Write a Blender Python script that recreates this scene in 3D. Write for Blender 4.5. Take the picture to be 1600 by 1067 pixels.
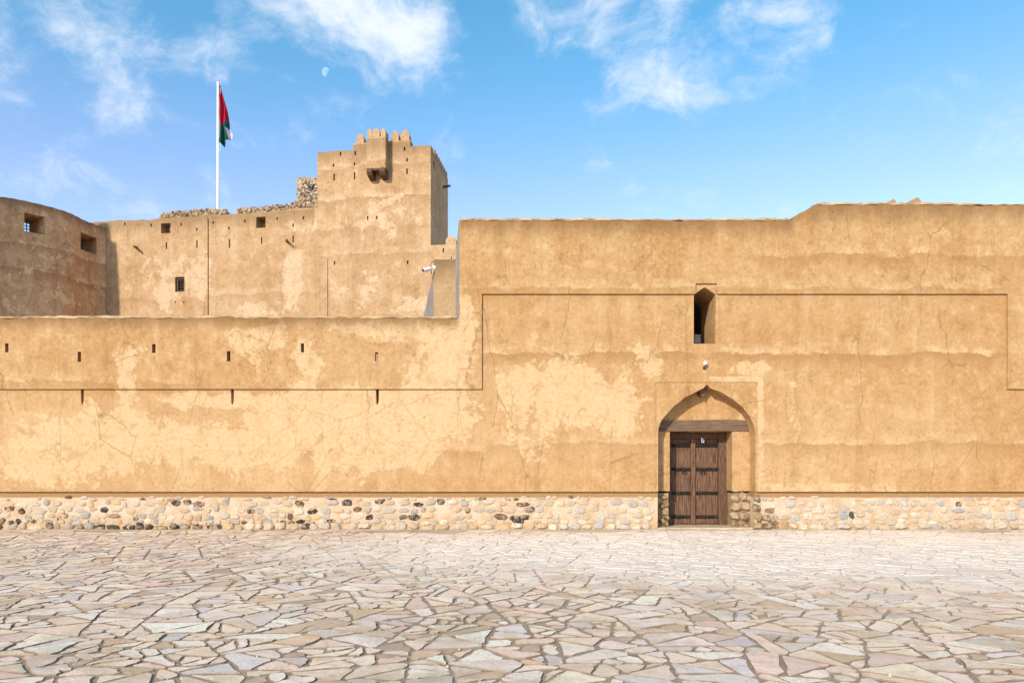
import bpy, bmesh, math, random
from mathutils import Vector, Matrix
R = math.radians
random.seed(7)
for o in list(bpy.data.objects): bpy.data.objects.remove(o)
scn = bpy.context.scene; COL = scn.collection

# ------------------------------------------------------------------ camera
CAMD, EYE, FPX, CX, HY = 17.2, 1.6, 1067.0, 800.0, 729.0      # metres to the wall, eye height, focal length / principal point / horizon in photo pixels
cam = bpy.data.objects.new('camera', bpy.data.cameras.new('camera')); COL.objects.link(cam)
cam.location = (0, -CAMD, EYE); cam.rotation_euler = (R(90), 0, 0)
cam.data.sensor_width = 36; cam.data.lens = 36*FPX/1600; cam.data.shift_y = (HY-533.5)/1600
cam.data.clip_end = 9000; scn.camera = cam
# ------------------------------------------------------------------ light
SUN_AZ, SUN_EL = 29, 26.5           # degrees left of the wall's normal, above the horizon
SUN_STRENGTH, SKY_STRENGTH, EXPOSURE = 3.8, 0.14, 0.42
scn.cycles.max_bounces = 5; scn.cycles.diffuse_bounces = 3; scn.cycles.glossy_bounces = 2
sdir = Vector((-math.sin(R(SUN_AZ))*math.cos(R(SUN_EL)), -math.cos(R(SUN_AZ))*math.cos(R(SUN_EL)), math.sin(R(SUN_EL))))
sun = bpy.data.objects.new('sun', bpy.data.lights.new('sun', 'SUN')); COL.objects.link(sun)
sun.data.energy = SUN_STRENGTH; sun.data.angle = R(0.6); sun.data.color = (1.0, .91, .79)
sun.rotation_euler = sdir.to_track_quat('Z', 'Y').to_euler(); sun.location = sdir*60
scn.view_settings.view_transform = 'Standard'; scn.view_settings.look = 'None'
scn.view_settings.exposure = EXPOSURE; scn.view_settings.gamma = 1; scn.view_settings.use_curve_mapping = False

# ------------------------------------------------------------------ node helper
class NT:
    def __init__(s, tree): s.t = tree; s.t.nodes.clear()
    def n(s, typ, ins=None, out=0, **props):
        nd = s.t.nodes.new(typ)
        for k, v in props.items(): setattr(nd, k, v)
        for k, v in (ins or {}).items(): s.set(nd.inputs[k], v)
        return nd if out is None else nd.outputs[out]
    def set(s, sock, v):
        if isinstance(v, bpy.types.NodeSocket): s.t.links.new(v, sock)
        elif v is not None:
            if sock.type == 'RGBA' and not isinstance(v, (int, float)) and len(v) == 3: v = (*v, 1)
            sock.default_value = v
    def m(s, op, a, b=None, c=None, clamp=False):
        ins = {0: a}
        if b is not None: ins[1] = b
        if c is not None: ins[2] = c
        return s.n('ShaderNodeMath', ins, operation=op, use_clamp=clamp)
    def vm(s, op, a, b=None, out=0):
        ins = {0: a}
        if b is not None: ins[1] = b
        return s.n('ShaderNodeVectorMath', ins, out=out, operation=op)
    def mix(s, f, a, b, blend='MIX'):
        nd = s.t.nodes.new('ShaderNodeMix'); nd.data_type = 'RGBA'; nd.blend_type = blend
        s.set(nd.inputs[0], f); s.set(nd.inputs[6], a); s.set(nd.inputs[7], b); return nd.outputs[2]
    def mr(s, v, a, b, c=0.0, d=1.0, smooth=True):
        return s.n('ShaderNodeMapRange', {0: v, 1: a, 2: b, 3: c, 4: d}, interpolation_type='SMOOTHSTEP' if smooth else 'LINEAR')
    def noise(s, vec, scale, detail=4, rough=.55, dist=0, out=0):
        return s.n('ShaderNodeTexNoise', {'Vector': vec, 'Scale': scale, 'Detail': detail, 'Roughness': rough, 'Distortion': dist}, out=out)
    def vor(s, vec, scale, feature='DISTANCE_TO_EDGE', out=0):
        return s.n('ShaderNodeTexVoronoi', {'Vector': vec, 'Scale': scale}, out=out, feature=feature)
def new_mat(name):
    m = bpy.data.materials.new(name); m.use_nodes = True
    return m, NT(m.node_tree)
def finish(nt, color, rough=.9, bump=None, bstr=.5, bdist=.02, spec=.2, metallic=0):
    b = nt.n('ShaderNodeBsdfPrincipled', {'Base Color': color, 'Roughness': rough, 'Specular IOR Level': spec, 'Metallic': metallic}, out=None)
    if bump is not None: nt.set(b.inputs['Normal'], nt.n('ShaderNodeBump', {'Strength': bstr, 'Distance': bdist, 'Height': bump}))
    nt.n('ShaderNodeOutputMaterial', {'Surface': b.outputs[0]}, out=None)

# ------------------------------------------------------------------ world: sky with thin broken cloud
def pix_dir(px, py): return Vector(((px-CX)/FPX, 1, (HY-py)/FPX)).normalized()
w = bpy.data.worlds.new('World'); scn.world = w; w.use_nodes = True; w.cycles.sampling_method = 'MANUAL'; w.cycles.sample_map_resolution = 512
nt = NT(w.node_tree)
sky = nt.n('ShaderNodeTexSky', out=None, sky_type='NISHITA', sun_disc=False, sun_elevation=R(SUN_EL), sun_rotation=R(180+SUN_AZ),
           altitude=600, air_density=1.0, dust_density=.35, ozone_density=2.5)
D = nt.n('ShaderNodeTexCoord', out='Generated')
warp = nt.vm('MULTIPLY', nt.vm('SUBTRACT', nt.noise(D, 5, 3, .6, out=1), (.5, .5, .5)), (.16, .16, .10))
D2 = nt.vm('ADD', D, warp)
cov = None
for px, py, r, k in [(190,65,85,.38),(15,125,70,.26),(112,275,60,.2),(372,115,45,.16),(460,5,75,.28),(570,30,110,.4),(665,85,75,.36),(222,200,45,.15),(860,8,70,.24),
                     (975,15,75,.34),(1040,95,90,.42),(1105,140,65,.38),(1165,90,70,.34),(1205,35,85,.42),(1285,35,45,.3),(1195,140,45,.2),(560,165,55,.12),(165,335,60,.12),(200,230,230,.05),(470,210,200,.05)]:
    d = nt.vm('DISTANCE', D2, pix_dir(px, py), out='Value')
    v = nt.mr(d, 0, r*1.5/FPX*.82, k, 0)
    cov = v if cov is None else nt.m('ADD', cov, v)
front = nt.mr(nt.n('ShaderNodeSeparateXYZ', {0: D}, out=1), .62, .8)                    # the stretch of sky the photograph shows
elsewhere = nt.m('MULTIPLY', nt.mr(nt.noise(D, 2.2, 1), .45, .75), nt.m('MULTIPLY', nt.m('SUBTRACT', 1, front), .3))
cov = nt.m('ADD', nt.m('MINIMUM', cov, .36), elsewhere)
nz = nt.noise(nt.vm('MULTIPLY', D2, (1, 1, 1.5)), 9, 6, .65)
cl = nt.mr(nt.m('ADD', nt.m('MULTIPLY', nt.m('SUBTRACT', nz, .5), 1.35), cov), .06, .66)
up = nt.n('ShaderNodeSeparateXYZ', {0: D}, out=2)                                        # deeper blue overhead, paler low down
skyc = nt.vm('MULTIPLY', sky.outputs[0], nt.n('ShaderNodeCombineXYZ', {0: nt.mr(up, .30, .56, 1.74, .84), 1: nt.mr(up, .30, .56, 1.52, 1.54), 2: 1.5}))
cloudc = (5.6, 5.8, 6.3, 1)
c = nt.mix(nt.m('MULTIPLY', cl, .86), skyc, cloudc)
bg = nt.n('ShaderNodeBackground', {'Color': c, 'Strength': SKY_STRENGTH})
nt.n('ShaderNodeOutputWorld', {'Surface': bg}, out=None)

# ------------------------------------------------------------------ object helpers
WL = {}
def link(name, data, parent=None, loc=(0, 0, 0)):
    o = bpy.data.objects.new(name, data); COL.objects.link(o); loc = Vector(loc); WL[o] = loc; o.location = loc
    if parent is not None:
        o.parent = parent; o.matrix_parent_inverse = Matrix.Translation(-WL[parent])
    return o
def tag(o, label=None, cat=None, group=None, kind=None):
    for k, v in (('label', label), ('category', cat), ('group', group), ('kind', kind)):
        if v: o[k] = v
    return o
def thing(name, loc, label, cat, group=None): return tag(link(name, None, None, loc), label, cat, group, 'thing' if label else None)
def setcol(me, cols):            # one colour per face
    a = me.attributes.new('col', 'FLOAT_COLOR', 'FACE')
    a.data.foreach_set('color', [x for c in cols for x in (*c, 1)])
def mesh(name, verts, faces, mat, parent=None, smooth=False, cols=None, origin=None):
    o0 = Vector(origin) if origin is not None else Vector((0, 0, 0))
    me = bpy.data.meshes.new(name); me.from_pydata([tuple(Vector(v)-o0) for v in verts], [], faces)
    if mat: me.materials.append(mat)
    if cols: setcol(me, cols)
    if smooth: me.polygons.foreach_set('use_smooth', [True]*len(me.polygons))
    me.update(); return link(name, me, parent, o0)
class Frame:                     # a vertical plane: s along u, z up, t into the wall along v
    def __init__(s, O, ang): s.O = Vector(O); s.u = Vector((math.cos(ang), -math.sin(ang), 0)); s.v = Vector((math.sin(ang), math.cos(ang), 0))
    def w(s, a, t, z): p = s.O+s.u*a+s.v*t; return Vector((p.x, p.y, z))
    def px(s, px, py, t=0):      # where the pixel's ray meets the plane at depth t -> (s, z)
        d = Vector(((px-CX)/FPX, 1, (HY-py)/FPX)); c = Vector((0, -CAMD, EYE)); o = s.O+s.v*t
        k = (o-c).dot(s.v)/d.dot(s.v); p = c+d*k
        return ((p-s.O).dot(s.u), p.z)
def prism_geo(fr, poly, t0, t1):
    n = len(poly); V = [fr.w(a, t0, z) for a, z in poly]+[fr.w(a, t1, z) for a, z in poly]
    area = sum(poly[i][0]*poly[(i+1) % n][1]-poly[(i+1) % n][0]*poly[i][1] for i in range(n))
    F = [list(range(n)), list(range(2*n-1, n-1, -1))]+[[i, n+i, n+(i+1) % n, (i+1) % n] for i in range(n)]
    if area < 0: F = [f[::-1] for f in F]
    return V, F
class Pool:
    def __init__(s): s.V = []; s.F = []; s.C = []
    def add(s, V, F, c=None):
        b = len(s.V); s.V += [Vector(v) for v in V]; s.F += [[i+b for i in f] for f in F]
        if c: s.C += [c]*len(F)
        return s
    def prism(s, fr, poly, t0, t1): return s.add(*prism_geo(fr, poly, t0, t1))
    def rect(s, fr, a0, z0, a1, z1, t0, t1):
        return s.prism(fr, [(min(a0, a1), min(z0, z1)), (max(a0, a1), min(z0, z1)), (max(a0, a1), max(z0, z1)), (min(a0, a1), max(z0, z1))], t0, t1)
    def pxrect(s, fr, x0, y0, x1, y1, t0, t1, tp=None):
        a0, z0 = fr.px(x0, y1, t0 if tp is None else tp); a1, z1 = fr.px(x1, y0, t0 if tp is None else tp)
        return s.rect(fr, a0, z0, a1, z1, t0, t1)
    def tube(s, p0, p1, r0, r1, n=12):
        p0, p1 = Vector(p0), Vector(p1); ax = (p1-p0).normalized(); a = ax.orthogonal().normalized(); b = ax.cross(a)
        V = [p+(a*math.cos(6.28319*i/n)+b*math.sin(6.28319*i/n))*r for p, r in ((p0, r0), (p1, r1)) for i in range(n)]
        return s.add(V, [[i, (i+1) % n, n+(i+1) % n, n+i] for i in range(n)]+[list(range(n))[::-1], list(range(n, 2*n))])
    def build(s, name, mat, parent=None, smooth=False, origin=None): return mesh(name, s.V, s.F, mat, parent, smooth, s.C or None, origin)
def cut(o, pool):                # boolean difference, baked into the mesh
    c = pool.build('cutter', None); md = o.modifiers.new('b', 'BOOLEAN'); md.operation = 'DIFFERENCE'; md.solver = 'EXACT'; md.use_self = True; md.object = c
    bpy.context.view_layer.update()
    me = bpy.data.meshes.new_from_object(o.evaluated_get(bpy.context.evaluated_depsgraph_get()))
    o.modifiers.clear(); o.data = me; bpy.data.objects.remove(c); return o
def wobble(pts, amp, step, which):   # subdivide the edges chosen by which(p, q) and shake them
    out = []
    for i, p in enumerate(pts):
        q = pts[(i+1) % len(pts)]; out.append(p)
        if which(p, q):
            L = math.hypot(q[0]-p[0], q[1]-p[1]); n = int(L/step)
            ph = random.random()*9
            for k in range(1, n):
                f = k/n; a = p[0]+(q[0]-p[0])*f; z = p[1]+(q[1]-p[1])*f
                out.append((a, z+amp*(random.uniform(-.5, .5)+.7*math.sin(a*1.3+ph)*math.sin(a*.47+ph)+.4*math.sin(a*4.1))))
    return out

# ------------------------------------------------------------------ materials
WX = lambda px: (px-CX)*CAMD/FPX
WZ = lambda py: EYE+(HY-py)*CAMD/FPX
def plaster(name, ochre, tan, pale, dark, blobs=(), base_cov=0.0, lifts=(), tops=(), rects=(), sc=1.0, crack=1.0, pits=(), seed=0.0, thr=.66, stain=.75, light=()):
    m, nt = new_mat(name)
    P0 = nt.n('ShaderNodeNewGeometry', out='Position'); P = nt.vm('ADD', P0, (seed, seed*.7, seed*.3))
    sep = nt.n('ShaderNodeSeparateXYZ', {0: P0}, out=None); X, Z = sep.outputs[0], sep.outputs[2]
    wv = nt.vm('SUBTRACT', nt.noise(P, 1.6/sc, 5, .66, out=1), (.5, .5, .5))
    PC = nt.vm('ADD', P, nt.vm('SCALE', wv)); PC.node.inputs[1].links[0].from_node.inputs[3].default_value = .26*sc
    PD = nt.vm('ADD', P, nt.vm('SCALE', wv)); PD.node.inputs[1].links[0].from_node.inputs[3].default_value = .55*sc
    # broad tone, mottling, streaks
    big = nt.noise(P, .45/sc, 5, .6)
    col = nt.mix(nt.mr(big, .36, .66), ochre, tan)
    mott = nt.noise(P, 2.6/sc, 7, .72)
    col = nt.mix(nt.m('MULTIPLY', nt.mr(mott, .50, .70), .6), col, pale)
    col = nt.mix(nt.m('MULTIPLY', nt.mr(mott, .50, .32), .55), col, dark)
    st = nt.noise(nt.vm('MULTIPLY', P, (2.6/sc, 2.6/sc, .22/sc)), 1, 4, .65)
    col = nt.mix(nt.m('MULTIPLY', nt.mr(st, .51, .68), .38), col, dark)
    col = nt.mix(nt.m('MULTIPLY', nt.mr(st, .46, .32), .25), col, pale)
    g2 = nt.noise(P, 11/sc, 5, .74)
    for x, z, rx, rz, k in light:      # stretches rendered in a paler mix
        d = nt.vm('LENGTH', nt.vm('MULTIPLY', nt.vm('SUBTRACT', PD, (x+seed, 0, z+seed*.3)), (1/rx, 0, 1/rz)), out='Value')
        col = nt.mix(nt.mr(d, 1.1, .6, 0, k), col, pale)
    col = nt.mix(nt.mr(g2, .50, .34, 0, .32), col, dark); col = nt.mix(nt.mr(g2, .52, .66, 0, .36), col, pale)
    # pale coat showing where the skim has come away
    cov = None
    for x, z, rx, rz, k in blobs:
        d = nt.vm('LENGTH', nt.vm('MULTIPLY', nt.vm('SUBTRACT', PD, (x+seed, 0, z+seed*.3)), (1/rx, 0, 1/rz)), out='Value')
        v = nt.mr(d, .25, 1.15, k, 0); cov = v if cov is None else nt.m('ADD', cov, v)
    fl = nt.noise(PD, 1.5/sc, 7, .72)
    fl = nt.m('ADD', nt.m('MULTIPLY_ADD', g2, .17, -.085), nt.m('ADD', fl, base_cov))
    if cov is not None: fl = nt.m('ADD', fl, nt.m('MINIMUM', cov, .34))
    flake = nt.m('MULTIPLY', nt.mr(fl, thr-.012, thr+.035), nt.mr(mott, .36, .50, .45, 1))
    wob = nt.m('MULTIPLY', nt.m('SUBTRACT', nt.noise(nt.vm('MULTIPLY', P, (1, 1, .2)), .8/sc, 7, .72), .5), .62*sc)
    liftn = nt.mr(nt.noise(P, 1.7/sc, 5, .7), .44, .60)
    topn = nt.m('SUBTRACT', nt.noise(nt.vm('MULTIPLY', P, (1, 1, .35)), 1.6/sc, 5, .7), .5)
    for z, x0, x1, k in lifts:       # ragged day-work joints
        d = nt.m('SUBTRACT', nt.m('SUBTRACT', Z, z), wob)
        xm = nt.m('MULTIPLY', nt.mr(X, x0-.2, x0+.2), nt.mr(X, x1+.2, x1-.2))
        above = nt.m('MULTIPLY', nt.mr(d, 0, .02), nt.mr(d, .34*sc, .02))
        above = nt.m('MULTIPLY', nt.m('MULTIPLY', above, liftn), xm)
        below = nt.m('MULTIPLY', nt.m('MULTIPLY', nt.mr(d, .012, -.012), nt.mr(d, -.45*sc, 0)), xm)
        flake = nt.m('MAXIMUM', flake, nt.m('MULTIPLY', above, k))
        col = nt.mix(nt.m('MULTIPLY', below, .55*k), col, dark)
    if rects:
        q_ = nt.n('ShaderNodeSeparateXYZ', {0: wv}, out=None); XW = nt.m('MULTIPLY_ADD', q_.outputs[0], .09, X); ZW = nt.m('MULTIPLY_ADD', q_.outputs[2], .12, Z)
    for x0, x1, z0, z1 in rects:
        e = .02
        inx = nt.m('MULTIPLY', nt.mr(XW, x0-e, x0+e), nt.mr(XW, x1+e, x1-e)); inz = nt.m('MULTIPLY', nt.mr(ZW, z0-e, z0+e), nt.mr(ZW, z1+e, z1-e))
        flake = nt.m('MAXIMUM', flake, nt.m('MULTIPLY', nt.m('MULTIPLY', inx, inz), nt.mr(fl, .40, .56)))
    palev = nt.mix(nt.mr(g2, .30, .56, .35, 1), tan, [min(1, c*1.04) for c in pale])
    col = nt.mix(nt.m('MULTIPLY', flake, .72), col, palev)
    # cracks
    e1 = nt.vor(nt.vm('MULTIPLY', PC, (1, 1, .75)), .85/sc)
    e2 = nt.vor(nt.vm('MULTIPLY', PC, (1, 1, .2)), .7/sc)
    mk = nt.noise(P, .55/sc, 2, out=None); mks = nt.n('ShaderNodeSeparateXYZ', {0: mk.outputs[1]}, out=None); msk = nt.mr(mks.outputs[0], .55, .66); msk2 = nt.mr(mks.outputs[1], .50, .60)
    cr = nt.m('MAXIMUM', nt.m('MULTIPLY', nt.mr(e1, .010, .002), msk), nt.m('MULTIPLY', nt.mr(e2, .008, .002), msk2))
    col = nt.mix(nt.m('MULTIPLY', cr, .42*crack), col, [c*.42 for c in dark])
    e3 = nt.vor(PC, 2.1/sc); hair = nt.m('MULTIPLY', nt.mr(e3, .020, .004), nt.mr(mks.outputs[2], .44, .54)); col = nt.mix(nt.m('MULTIPLY', hair, .25*crack), col, [c*.6 for c in dark])
    net = nt.m('MULTIPLY', nt.m('MULTIPLY', nt.mr(e1, .016, .004), nt.mr(mks.outputs[1], .42, .52)), flake)
    col = nt.mix(nt.m('MULTIPLY', net, .5), col, ochre)
    # weather stain along a crest
    for z, x0, x1, h in tops:
        xm = nt.m('MULTIPLY', nt.mr(X, x0-.1, x0+.1), nt.mr(X, x1+.1, x1-.1))
        d = nt.m('ADD', nt.m('SUBTRACT', z, Z), nt.m('MULTIPLY', topn, 1.3*h))
        sm = nt.m('MULTIPLY', nt.m('MULTIPLY', nt.mr(d, h, -.1*h), nt.mr(nt.m('SUBTRACT', z, Z), -.3, -.29)), xm)
        col = nt.mix(nt.m('MULTIPLY', sm, stain), col, [c*.55 for c in dark])
    # pits and grit
    g = nt.noise(P, 38, 2, .6)
    pit = nt.m('MULTIPLY', nt.mr(g2, .40, .33), nt.mr(mks.outputs[2], .44, .58))
    col = nt.mix(nt.m('MULTIPLY', pit, .6), col, [c*.5 for c in dark])
    col = nt.mix(nt.mr(g, .3, .7, 0, .22), col, [c*.72 for c in ochre])
    hgt = nt.m('ADD', nt.m('MULTIPLY_ADD', g2, .45, nt.m('MULTIPLY', g, .14)), nt.m('MULTIPLY', mott, .9))
    finish(nt, col, .93, hgt, .55, .03, .12); return m

OCH, TAN, PALE, DRK = (.40, .222, .090), (.455, .275, .125), (.58, .41, .235), (.285, .145, .053)
pb = lambda L: [(WX(x), WZ(y), rx*CAMD/FPX, ry*CAMD/FPX, k) for x, y, rx, ry, k in L]
BL = pb([(330,690,520,105,.08),(1380,690,260,90,.05),(440,540,320,50,.06),(900,630,190,150,.06),(140,690,170,75,.22),(40,730,110,50,.2),(350,700,150,55,.2),(500,640,140,55,.28),(560,715,150,45,.16),(650,650,120,90,.30),(640,540,70,50,.12),(705,560,45,70,.32),
         (480,565,28,45,.3),(405,530,55,40,.24),(620,512,110,20,.34),(728,500,22,60,.36),(885,610,85,65,.32),(800,605,40,70,.22),(960,640,70,55,.26),(830,680,60,60,.14),
         (1010,560,50,45,.2),(1180,640,30,60,.12),(1170,575,60,22,.24),(1240,640,20,90,.18),(200,570,30,80,.2),(1340,610,70,55,.10),(330,625,120,16,.3),(600,625,150,20,.3)])
RC = [(WX(a), WX(b), WZ(d), WZ(c)) for a, b, c, d in [(1184,1193,590,768),(1108,1193,588,597),(1186,1400,755,768)]]
LF = [(WZ(y), WX(a), WX(b), k) for y, a, b, k in [(552,756,1085,1.0),(552,1118,1570,1.0),(703,0,756,.7),(694,756,1030,.6),(692,1190,1700,.7),(400,1180,1700,.8),(451,718,1570,.6),(598,-600,300,.5)]]
TP = [(WZ(497), WX(-700), WX(717), .42), (WZ(345), WX(717), WX(1240), .62), (WZ(321), WX(1240), WX(2300), .7)]
M = {}
M['wall'] = plaster('sunlit_mud_plaster', OCH, TAN, PALE, DRK, BL, -.02, LF, TP, RC, light=pb([(330,700,520,100,.24),(600,600,200,140,.15),(880,640,180,120,.15),(1330,700,260,90,.15)]))
fz = lambda y, d=43.0: EYE+(HY-y)*d/FPX
fx = lambda x, d=43.0: (x-CX)*d/FPX
M['fort'] = plaster('weathered_fort_plaster', (.43, .262, .132), (.495, .322, .176), (.60, .44, .285), (.29, .157, .066),
    [(fx(x), fz(y), rx*43/FPX, ry*43/FPX, k) for x, y, rx, ry, k in [(240,430,60,60,.2),(300,420,26,60,.26),(455,430,22,60,.34),(470,350,40,14,.2),(600,340,70,50,.18),(560,450,60,40,.1),(640,480,60,20,.2),(400,480,80,18,.2)]],
    .02, [(fz(y), fx(a), fx(b), k) for y, a, b, k in [(311,496,673,.9),(357,496,673,.6),(262,496,673,.5),(455,150,500,.5),(398,500,680,.5)]],
    [(21.5, fx(490), fx(700), 1.1), (17.6, fx(100), fx(490), .9)], (), 1.7, .9, seed=13.0, stain=.5)
M['bastion'] = plaster('brown_bastion_plaster', (.54, .285, .14), (.62, .36, .185), (.80, .55, .33), (.27, .125, .06), (), .03, [(fz(422, 41), -40, -20, .9), (fz(383, 41), -40, -20, .7)],
    [(17.38, -45, -20, .75)], (), 1.5, .8, seed=31.0, thr=.60)
def simple(name, c0, c1, scale=3, rough=.8, bs=.3, stretch=(1, 1, 1), metallic=0, spec=.3, det=5):
    m, nt = new_mat(name); P = nt.vm('MULTIPLY', nt.n('ShaderNodeNewGeometry', out='Position'), stretch)
    f = nt.noise(P, scale, det, .62); finish(nt, nt.mix(nt.mr(f, .3, .7), c0, c1), rough, f, bs, .02, spec, metallic); return m
M['grey'] = simple('grey_cement_render', (.20, .165, .15), (.25, .21, .195), 2.5, stretch=(5, 5, .4))
M['annex'] = plaster('brown_annex_plaster', (.40, .25, .125), (.45, .29, .15), (.52, .36, .2), (.26, .15, .07), (), -.1, (), [(fz(405, 27.2), -5, 0, 1.2)], (), 1.2, .4, seed=5.0)
M['crest'] = simple('pale_crest_coat', (.26, .155, .075), (.52, .36, .21), 2.2, .95, .6, det=7)
M['wood'] = simple('old_dark_wood', (.060, .030, .016), (.15, .082, .045), 7, .75, .6, (6, 6, .6))
M['beam'] = simple('grey_brown_beam_wood', (.10, .058, .034), (.19, .115, .07), 6, .8, .6, (.7, 6, 6))
M['iron'] = simple('dark_iron', (.02, .016, .013), (.05, .036, .028), 9, .55, .2, metallic=.4)
M['steel'] = simple('bright_steel', (.6, .6, .6), (.75, .75, .75), 9, .35, .05, metallic=.6)
M['white'] = simple('white_paint', (.78, .78, .78), (.83, .83, .82), 4, .4, .03)
M['black'] = simple('black_plastic', (.012, .012, .014), (.02, .02, .022), 6, .3, .05)
M['boxgrey'] = simple('grey_metal_box', (.30, .32, .36), (.36, .38, .41), 5, .5, .05)
M['sand'] = simple('desert_ground', (.36, .26, .17), (.47, .35, .24), .6, .95, .4)
M['dust'] = simple('sandy_threshold', (.44, .31, .19), (.55, .41, .27), 5, .95, .5)
M['plank'] = simple('door_plank_wood', (.05, .023, .012), (.20, .105, .057), 6, .72, .6, (5, 5, .5), det=8)
# bed between the flagstones
m, nt = new_mat('earth_joints'); P = nt.n('ShaderNodeNewGeometry', out='Position')
f = nt.noise(P, 2.2, 8, .7); g = nt.noise(P, 60, 4, .7)
DUSTY = lambda nt, P: nt.mr(nt.m('ADD', nt.vm('LENGTH', nt.vm('MULTIPLY', nt.vm('SUBTRACT', P, (5.5, -3.9, 0)), (1/11, 1/5.2, 0)), out='Value'), nt.m('MULTIPLY', nt.m('SUBTRACT', nt.noise(P, .5, 6, .7), .5), 1.1)), 1.15, .45)
c = nt.mix(nt.mr(f, .3, .7), (.22, .145, .09), (.42, .30, .198)); c = nt.mix(nt.mr(g, .35, .7, 0, .6), c, (.50, .38, .27))
c = nt.mix(nt.m('MULTIPLY', DUSTY(nt, P), .92), c, (.68, .58, .47)); finish(nt, c, .95, nt.m('ADD', f, nt.m('MULTIPLY', g, .6)), .7, .03); M['bed'] = m
# flagstones: colour per stone
m, nt = new_mat('pale_flagstone'); P = nt.n('ShaderNodeNewGeometry', out='Position'); A = nt.n('ShaderNodeAttribute', out=0, attribute_name='col')
f = nt.noise(P, 3.2, 8, .68, .4); g = nt.noise(P, 26, 5, .7)
ed = nt.mr(nt.n('ShaderNodeSeparateColor', {0: A}, out=0), .31, .44); c = nt.mix(nt.m('MULTIPLY', ed, nt.mr(f, .46, .66, 0, .62)), A, (.58, .43, .28)); c = nt.mix(nt.m('MULTIPLY', ed, nt.mr(f, .50, .28, 0, .5)), c, (.78, .68, .56)); c = nt.mix(nt.mr(g, .48, .30, 0, .55), c, (.34, .25, .165))
soil = nt.m('MULTIPLY', nt.mr(nt.noise(P, .55, 6, .72), .50, .66), nt.mr(nt.n('ShaderNodeSeparateXYZ', {0: P}, out=1), -4, -8)); c = nt.mix(nt.m('MULTIPLY', soil, .55), c, (.40, .29, .18))
c = nt.mix(nt.m('MULTIPLY', DUSTY(nt, P), .66), c, (.80, .70, .59))
finish(nt, c, nt.mr(f, .3, .7, .55, .75), nt.m('ADD', nt.m('MULTIPLY', f, .8), nt.m('MULTIPLY', g, .3)), .8, .03, .16); M['flag'] = m
# rubble stones: colour per stone, mortar smeared over
m, nt = new_mat('rubble_stone'); P = nt.n('ShaderNodeNewGeometry', out='Position'); A = nt.n('ShaderNodeAttribute', out=0, attribute_name='col')
f = nt.noise(P, 7, 7, .68); g = nt.noise(P, 34, 4, .7)
c = nt.mix(nt.mr(f, .46, .54, 0, .85), A, nt.mix(nt.mr(nt.noise(P, 2.3, 2), .35, .6, .35, .92), A, (.52, .385, .25))); c = nt.mix(nt.mr(g, .5, .3, 0, .4), c, nt.mix(.6, A, (.10, .07, .05)))
finish(nt, c, .9, nt.m('ADD', f, nt.m('MULTIPLY', g, .5)), 1.0, .05, .12); M['stone'] = m
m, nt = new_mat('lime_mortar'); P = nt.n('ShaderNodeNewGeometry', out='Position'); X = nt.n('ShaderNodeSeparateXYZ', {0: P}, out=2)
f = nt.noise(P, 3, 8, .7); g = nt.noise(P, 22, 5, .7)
c = nt.mix(nt.mr(f, .35, .65), (.47, .325, .20), (.58, .455, .33)); c = nt.mix(nt.mr(nt.m('MULTIPLY_ADD', f, .10, X), .865, .885), c, (.33, .19, .085)); c = nt.mix(nt.m('MULTIPLY', nt.mr(X, .45, .05), .6), c, (.46, .28, .13)); c = nt.mix(nt.mr(g, .46, .3, 0, .5), c, (.36, .22, .11))  # mud-brown band at the plinth top also paints the overhang's shadow line
finish(nt, c, .95, nt.m('ADD', f, nt.m('MULTIPLY', g, .6)), .9, .04, .1); M['mortar'] = m
M['jambmortar'] = simple('brown_jamb_mortar', (.20, .12, .055), (.42, .28, .15), 5, .95, .9, det=8)

# ------------------------------------------------------------------ ground
g = mesh('ground', [(-4000, -4000, -.06), (4000, -4000, -.06), (4000, 4000, -.06), (-4000, 4000, -.06)], [(0, 1, 2, 3)], M['sand']); tag(g, kind='structure')
pave = mesh('pavement', [(-26, -24, .003), (26, -24, .003), (26, .3, .003), (-26, .3, .003)], [(0, 1, 2, 3)], M['bed']); tag(pave, 'crazy paving of pale irregular flagstones in brown earth', kind='structure')

def clip(poly, nx, ny, c):
    out = []
    for i, p in enumerate(poly):
        q = poly[(i+1) % len(poly)]; dp = nx*p[0]+ny*p[1]-c; dq = nx*q[0]+ny*q[1]-c
        if dp <= 0: out.append(p)
        if dp*dq < 0: f = dp/(dp-dq); out.append((p[0]+(q[0]-p[0])*f, p[1]+(q[1]-p[1])*f))
    return out
def parea(p): return .5*sum(p[i][0]*p[(i+1) % len(p)][1]-p[(i+1) % len(p)][0]*p[i][1] for i in range(len(p)))
def cen(p): return (sum(a for a, b in p)/len(p), sum(b for a, b in p)/len(p))
def split(poly, out):
    A = abs(parea(poly)); tgt = random.choice((.035, .06, .09, .13, .18))
    if A < tgt: out.append(poly); return
    c = cen(poly); far = max(poly, key=lambda p: (p[0]-c[0])**2+(p[1]-c[1])**2)
    a = math.atan2(far[1]-c[1], far[0]-c[0])+random.gauss(0, .3); nx, ny = math.cos(a), math.sin(a)
    k = nx*c[0]+ny*c[1]+random.gauss(0, .09)*math.sqrt(A)
    for s in (1, -1):
        q = clip(poly, nx*s, ny*s, k*s)
        if len(q) > 2 and abs(parea(q)) > .004: split(q, out)
S = 1.25; seeds = []
x0, x1, y0, y1 = -17.5, 17.5, -16.2, -.06
for j in range(int((y1-y0)/S)+4):
    for i in range(int((x1-x0)/S)+4):
        seeds.append((x0-S+(i+.5*(j % 2))*S+random.uniform(-.5, .5)*S, y0-S+j*S+random.uniform(-.5, .5)*S))
stones = []; AX = 1.12                    # stones lie a little longer across the court
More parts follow.
